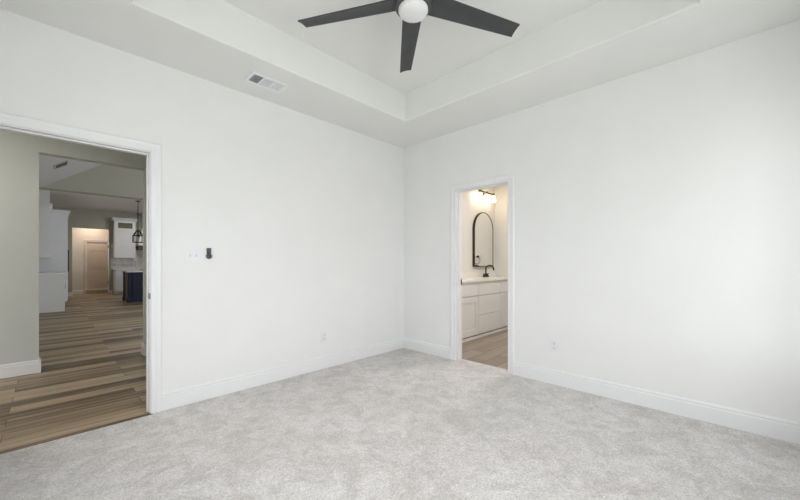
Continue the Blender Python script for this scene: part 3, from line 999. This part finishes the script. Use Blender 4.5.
# faucet
FXc, FYc, FZ = 5.575, 3.235, 0.905
fa = thing('faucet', (FXc, FYc, FZ), 'dark bronze gooseneck faucet on the vanity below the arched mirror', 'faucet')
bm = bmesh.new()
lathe(bm, (FXc, FYc, FZ), [(0.030, 0), (0.030, 0.012), (0.022, 0.03), (0.016, 0.06), (0.012, 0.075)], 20)
box(bm, FXc - 0.08, FXc + 0.08, FYc - 0.024, FYc + 0.024, FZ, FZ + 0.012)
obj('base', bm, M['bronze'], fa)
bm = bmesh.new()
pts = [(FXc, FYc, FZ + 0.06), (FXc, FYc, FZ + 0.15)]
for i in range(1, 11):
    t = PI * i / 10 * 1.02
    pts.append((FXc, FYc - 0.078 + 0.078 * math.cos(t), FZ + 0.155 + 0.055 * math.sin(t)))
pts.append((FXc, FYc - 0.158, FZ + 0.125))
tube(bm, pts, [0.014] * (len(pts) - 1) + [0.016], 10)
obj('spout', bm, M['bronze'], fa, smooth=True)
for s in (-1, 1):
    bm = bmesh.new()
    lathe(bm, (FXc + s * 0.062, FYc, FZ), [(0.022, 0.01), (0.020, 0.03), (0.012, 0.05), (0.014, 0.062), (0.005, 0.066)], 16)
    tube(bm, [(FXc + s * 0.062, FYc, FZ + 0.056), (FXc + s * 0.098, FYc - 0.01, FZ + 0.066)], 0.006, 8)
    obj('handle', bm, M['bronze'], fa, smooth=True)

# arched mirror
MX, MR, MZ0, MZ1 = 5.622, 0.335, 1.095, 2.105
mi = thing('arched_mirror', (MX, YB1, MZ0), 'tall arched mirror in a thin dark bronze frame above the vanity', 'mirror')
def arch(r, zb, zt, n=22):
    pts = [(MX - r, zb), (MX + r, zb)]
    zc = zt - r
    for i in range(n + 1):
        t = PI * i / n
        pts.append((MX + r * math.cos(t), zc + r * math.sin(t)))
    return pts
A, B = arch(MR, MZ0, MZ1), arch(MR - 0.013, MZ0 + 0.013, MZ1 - 0.013)
yb, yf = YB1 - 0.001, YB1 - 0.046
bm = bmesh.new()
rings(bm, [[(x, yb, z) for x, z in A], [(x, yf, z) for x, z in A], [(x, yf, z) for x, z in B], [(x, yb, z) for x, z in B]], closed=True)
obj('frame', bm, M['bronze'], mi)
bm = bmesh.new(); prism(bm, arch(MR - 0.0135, MZ0 + 0.0135, MZ1 - 0.0135), 'y', YB1 - 0.041, YB1 - 0.035); obj('mirror_glass', bm, M['mirror'], mi)

# vanity light: a bar with three lit glass shades
BXc, BZ, BY = 5.59, 2.455, YB1 - 0.115
vl = thing('vanity_light', (BXc, YB1, BZ - 0.2), 'aged bronze three-lamp wall light glowing above the arched mirror', 'wall light')
obj('backplate', boxes((BXc - 0.07, BXc + 0.07, YB1 - 0.022, YB1 - 0.001, BZ - 0.05, BZ + 0.05)), M['brass'], vl, bevel=0.004)
bm = bmesh.new(); tube(bm, [(BXc, YB1 - 0.02, BZ), (BXc, BY, BZ)], 0.012, 10); box(bm, BXc - 0.27, BXc + 0.27, BY - 0.011, BY + 0.011, BZ - 0.011, BZ + 0.011)
obj('bar', bm, M['brass'], vl)
for k in (-1, 0, 1):
    x = BXc + k * 0.235
    bm = bmesh.new(); lathe(bm, (x, BY, BZ), [(0.012, 0.022), (0.026, 0.02), (0.030, -0.028), (0.014, -0.03)], 20)
    s = obj('socket', bm, M['brass'], vl, smooth=True)
    bm = bmesh.new(); lathe(bm, (x, BY, BZ - 0.03), [(0.02, 0.0), (0.036, -0.005), (0.045, -0.05), (0.048, -0.105), (0.03, -0.112), (0.005, -0.114)], 24)
    o = obj('shade', bm, M['shade'], s, smooth=True)

# towel ring on the end wall, seen in the mirror
tr = thing('towel_ring', (XB1, 2.88, 1.22), 'small dark towel ring reflected at the lower left of the arched mirror', 'towel ring')
bm = bmesh.new(); lathe(bm, (XB1, 2.88, 1.29), [(0.026, -0.001), (0.026, -0.012), (0.012, -0.02), (0.010, -0.05), (0.013, -0.056)], 18, 'x'); obj('post', bm, M['bronze'], tr, smooth=True)
bm = bmesh.new(); tube(bm, [(XB1 - 0.05, 2.88 + 0.075 * math.sin(2 * PI * k / 28), 1.215 + 0.075 * math.cos(2 * PI * k / 28)) for k in range(28)], 0.005, 8, closed=True); obj('ring', bm, M['bronze'], tr, smooth=True)

# ------------------------------------------------------------------ back hall lamp, added fill for the hall and kitchen
area('hall_fill', (-0.9, 4.3, CEIL - 0.02), (0, 0, 0), 0.4, 0.4, 13, (1.0, 0.95, 0.86))  # unseen lamp added to lift the hall
area('back_hall_light', (1.0, 16.78, 2.70), (0, 0, 0), 0.35, 0.3, 11, (1.0, 0.80, 0.64))
area('kitchen_fill', (2.2, 14.6, KC - 0.02), (0, 0, 0), 0.6, 0.6, 18, (1.0, 0.94, 0.86))  # fill added overhead to brighten the kitchen, not a real fixture
